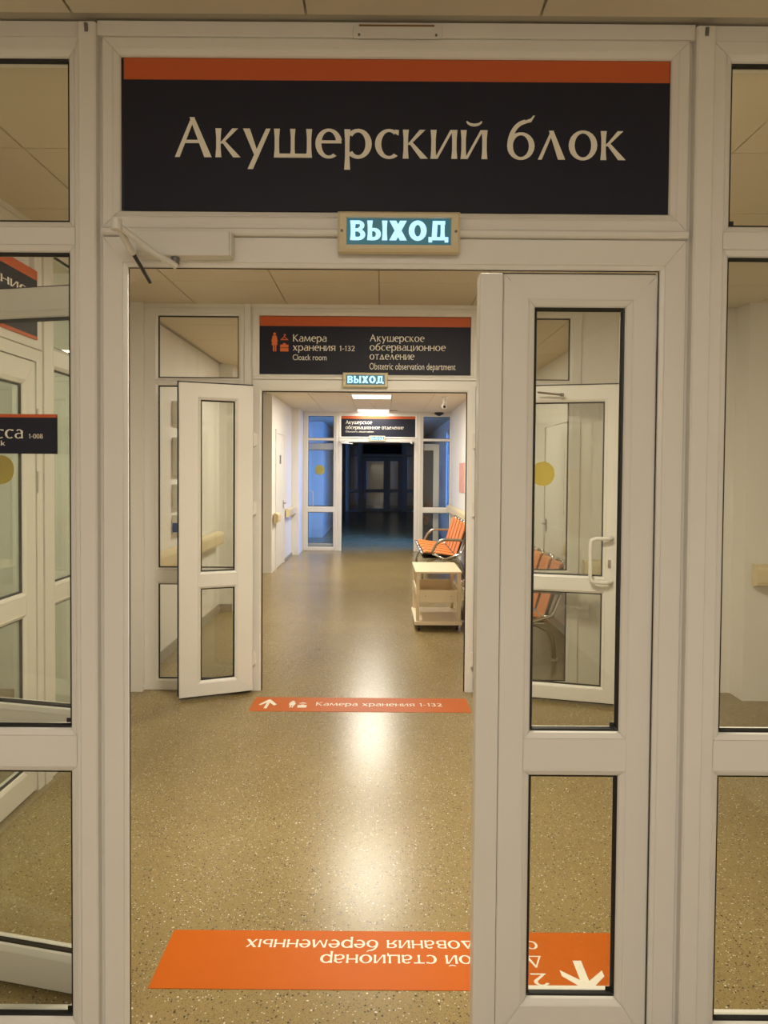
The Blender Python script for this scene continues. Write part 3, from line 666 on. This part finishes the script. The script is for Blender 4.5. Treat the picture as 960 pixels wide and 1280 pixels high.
# ------------------------------------------------------------------ bench
def make_bench(label, loc, mirror_seats=5, pitch=.375):
    t = thing('waiting_bench', label, 'bench', loc); Ltot = pitch*5     # local: front edge x=0, back x=.62, length along y
    seat = [(0, .425), (.03, .405), (.25, .385), (.43, .365), (.46, .378), (.25, .412), (.04, .440)]
    back = [(.455, .385), (.485, .375), (.62, .80), (.605, .825), (.585, .815)]
    for k in range(5):
        y0 = k*pitch+.042; y1 = (k+1)*pitch-.042
        m = MB(); m.sweep(seat, y0, y1, 'y'); q = m.build('seat_pad', M['pad'], t)
        m = MB(); m.sweep(back, y0, y1, 'y'); q = m.build('back_pad', M['pad'], t)
        m = MB(); m.tube([(-.005, y0+.01, .402), (-.030, y0+.03, .418), (-.034, (y0+y1)/2, .420), (-.030, y1-.03, .418), (-.005, y1-.01, .402)], .016, 8); m.build('front_rim', M['steel'], t, smooth=True)
        m = MB(); m.tube([(.612, y0+.01, .80), (.625, y0+.03, .838), (.625, y1-.03, .838), (.612, y1-.01, .80)], .014, 8); m.build('top_rim', M['steel'], t, smooth=True)
        m = MB(); m.tube([(.44, y0+.02, .362), (.475, y0+.03, .352), (.475, y1-.03, .352), (.44, y1-.02, .362)], .018, 8); m.build('rear_rim', M['steel'], t, smooth=True)
    m = MB(); m.sweep([(.01, .398), (.25, .376), (.44, .358), (.475, .372), (.612, .79), (.600, .80), (.462, .392), (.44, .376), (.25, .398), (.02, .418)], .03, Ltot-.03, 'y'); m.build('gap_liner', M['black'], t)  # black sheet added behind the pads to darken the gaps between them
    m = MB(); m.box(-.01, .46, .02, Ltot-.02, .335, .344); m.box(.26, .33, .05, Ltot-.05, .285, .345, c=.004); m.build('beam', M['steel'], t)
    for y in (.03, Ltot-.03):
        m = MB(); m.tube([(.12, y, .405), (.125, y, .44), (.17, y, .53), (.24, y, .592), (.30, y, .605), (.50, y, .600), (.60, y, .585)], .020, 10); m.build('armrest', M['armsteel'], t, smooth=True)
        m = MB(); m.tube([(.60, y, .585), (.52, y, .40), (.30, y, .33), (.12, y, .405)], .019, 10); m.build('arm_bracket', M['steel'], t, smooth=True)
    for y in (.14, Ltot-.14):
        m = MB(); m.tube([(.30, y, .31), (.20, y, .33), (.08, y, .29), (.0, y, .21), (-.02, y, .13), (-.01, y, .012)], .018, 10); m.build('leg', M['armsteel'], t, smooth=True)
        m = MB(); m.tube([(.30, y, .31), (.42, y, .30), (.52, y, .25), (.56, y, .16), (.57, y, .012)], .018, 10); m.build('leg', M['armsteel'], t, smooth=True)
        for x in (-.01, .57): MB().tube([(x, y, .001), (x, y, .018)], .027, 12).build('foot', M['pvc'], t)
    return t
make_bench('orange-padded chrome waiting bench against right corridor wall, behind wooden trolley', (.615, 10.0, 0))
b2 = make_bench('orange-padded chrome waiting bench seen through the closed leaf glass', (.88, 5.72, 0), pitch=.36)

# ------------------------------------------------------------------ wooden trolley
t = thing('utility_trolley', 'pale wooden trolley with middle tray on black castors, in front of bench', 'trolley', (.355, 6.92, 0)); W_, D_ = .435, .73
box('top', M['birch'], t, -.01, W_+.01, -.01, D_, .568, .588, c=.004)
box('bottom_shelf', M['birch'], t, -.015, W_+.015, -.015, D_, .062, .10, c=.004)
for x in (0, W_-.032):
    for y in (0, D_-.06): box('leg', M['birch'], t, x, x+.032, y, y+.045, .101, .567, c=.003)
tr = box('tray', M['birch'], t, .033, W_-.033, .02, D_-.03, .292, .306)
for a in ((.034, W_-.034, .004, .020, .282, .405), (.034, W_-.034, D_-.03, D_-.015, .282, .405)): box('tray_panel', M['birch'], tr, *a, c=.002)
for a in ((.002, .014, .047, D_-.062, .33, .40), (W_-.014, W_-.002, .047, D_-.062, .33, .40)): box('tray_rail', M['birch'], tr, *a, c=.002)
for x in (.09, W_-.09): MB().tube([(x, .004, .345), (x, .001, .345)], .006, 8).build('bolt', M['armsteel'], t)
for x in (.03, W_-.03):
    for y in (.05, D_-.07):
        m = MB(); m.tube([(x-.013, y, .026), (x+.013, y, .026)], .025, 16); m.box(x-.018, x+.018, y-.022, y+.022, .045, .062); m.build('castor', M['black'], t)

# ------------------------------------------------------------------ corridor ceiling fittings
for i, (yy, lab, s) in enumerate(((LY(9), 'square lit ceiling panel, nearer of the two beyond second doorway', 'panel'), (LY(13), 'square lit ceiling panel just before the far doorway', 'panel'), (LY(3), 'square lit ceiling panel above the second partition', 'panel'))):
    t = thing('ceiling_light', lab, 'ceiling light', (-.470+.3175, yy+.316, H))
    m = MB(); a = .312; m.loops([(-a, a, -a, a, .0), (-a, a, -a, a, -.004), (-a+.014, a-.014, -a+.014, a-.014, -.005), (-a+.016, a-.016, -a+.016, a-.016, 0)]); m.v = [(x, z, y) for x, y, z in m.v]; m.build('rim', M['pvc'], t)
    box('diffuser', M[s], t, -.296, .296, -.296, .296, -.003, .001)
t = thing('ceiling_light', 'square lit ceiling panel over the vestibule between the partitions', 'ceiling light', (.3, 2.85, H-.001)); box('diffuser', M['panel_dim'], t, -.29, .29, -.29, .29, -.012, -.004); box('rim', M['pvc'], t, -.305, .305, -.305, .305, -.010, 0)
for y in (-1.2, -3.4):
    t = thing('ceiling_light', 'square lobby ceiling panel behind the viewer at %s' % ('middle' if y > -2 else 'far end'), 'ceiling light', (-.1, y, H)); box('diffuser', M['panel_dim'], t, -.29, .29, -.29, .29, -.012, -.004); box('rim', M['pvc'], t, -.305, .305, -.305, .305, -.010, 0)
t = thing('sprinkler', 'small brass sprinkler between the two lit ceiling panels', 'sprinkler', (-.13, 12.3, H-.003))
MB().tube([(0, 0, 0), (0, 0, -.006), (0, 0, -.03)], [.035, .035, .012], 12).build('rose', M['housing'], t); MB().tube([(0, 0, -.03), (0, 0, -.05), (0, 0, -.052)], [.008, .008, .02], 10).build('head', M['armsteel'], t)
t = thing('security_camera', 'white dome security camera on the ceiling right of the panels', 'camera', (.98, 11.0, H-.003))
MB().tube([(0, 0, 0), (0, 0, -.03)], .05, 14).build('base', M['pvc'], t); MB().tube([(0, 0, -.03), (.0, 0, -.10), (-.01, 0, -.13)], [.03, .028, .035], 12).build('neck', M['pvc'], t)
MB().tube([(-.01, -.05, -.16), (-.01, -.02, -.15), (-.01, .05, -.14)], [.028, .04, .038], 12).build('body', M['pvc'], t); MB().tube([(-.01, -.052, -.1605), (-.01, -.060, -.163)], [.02, .018], 12).build('lens', M['black'], t)
t = thing('motion_sensor', 'small black sensor on the frame top right of far sign', 'sensor', (1.13, 13.93, 2.70)); MB().tube([(0, 0, .03), (0, 0, 0), (0, -.01, -.03)], [.09, .09, .03], 12).build('body', M['black'], t)
t = thing('ceiling_vent', 'small dark slot vent in the ceiling before the far sign', 'vent', (.20, 13.55, H-.003)); box('grille', M['greyplate'], t, -.11, .11, -.03, .03, -.008, 0)

# closers further down the halls
t = thing('door_closer', 'small pale door closer at the upper right of the far doorway', 'door closer', (.50, 13.948, 2.135)); box('casing', M['closer'], t, -.13, .12, -.05, 0, 0, .05, c=.004)
MB().tube([(.08, -.03, 0), (.10, -.10, -.02)], .012, 8).build('arm', M['closer'], t)
t = thing('door_closer', 'small pale door closer with arm at the upper left of the far doorway', 'door closer', (-.72, 13.948, 2.135)); box('casing', M['closer'], t, -.10, .10, -.05, 0, 0, .05, c=.004)
MB().tube([(.08, -.03, 0), (-.05, -.16, -.02), (.16, -.03, -.03)], .010, 8).build('arm', M['closer'], t)
t = thing('closer_arm', 'thin metal closer arm on the wide folded leaf, behind the closed leaf glass', 'door closer', (1.20, 4.755, 2.085))
MB().tube([(-.16, -.01, .012), (.0, -.02, -.004)], .007, 8).build('arm', M['armsteel'], t); MB().tube([(0, -.02, -.014), (0, -.02, .006)], .014, 10).build('joint', M['greyplate'], t)
# tiny printed marks in the pane corners of the nearest partition
def mark(parent, x, z, y): box('pane_mark', M['black'], parent, x-.006, x+.006, y-.0006, y, z-.006, z+.006)
for o_ in [o for o in bpy.data.objects if o.parent == P1 and o.name.startswith('door_leaf') and o.get('label') == 'narrow closed leaf']:
    mark(o_, .312, .874, .0225); mark(o_, .312, .140, .0225)
for o_ in list(bpy.data.objects):
    if o_.name == 'window_1': mark(o_, -.840, .882, .0245); mark(o_, -.840, .088, .0245)
    if o_.name == 'window_2': mark(o_, .926, 2.226, .0245)

# wall plate, papers, posters
t = tag(box('door_plate', M['greyplate'], None, -1.648, -1.640, 11.55, 11.66, 1.68, 1.82), 'small dark plate on the left corridor flush door', 'plate')
tag(box('poster', M['poster'], None, 1.358, 1.369, 11.6, 12.3, 1.22, 1.72), 'pinkish poster on the right corridor wall above the bench', 'poster')
for i, (a, c, lab) in enumerate(((1.95, 2.15, 'topmost sheet of the notices behind second left window'), (1.52, 1.84, 'second sheet from top of the notices behind second left window'), (1.24, 1.44, 'third sheet from top of the notices behind second left window'), (1.02, 1.18, 'lowest sheet with blue print behind second left window'))):
    t = thing('notice_sheet', lab, 'notice', (-1.765, 6.05, a), group='paper notices on the left corridor wall')
    box('sheet', M['paper'], t, -.014, .035, 0, .34, 0, c-a)
    if i == 3: box('print', M['blue_print'], t, -.012, .033, -.001, 0, .01, .09)
tag(box('banner_poster', M['poster'], None, 1.768, 1.779, -2.9, -2.2, 1.0, 1.6), 'peach coloured banner on the lobby wall behind the viewer', 'poster')
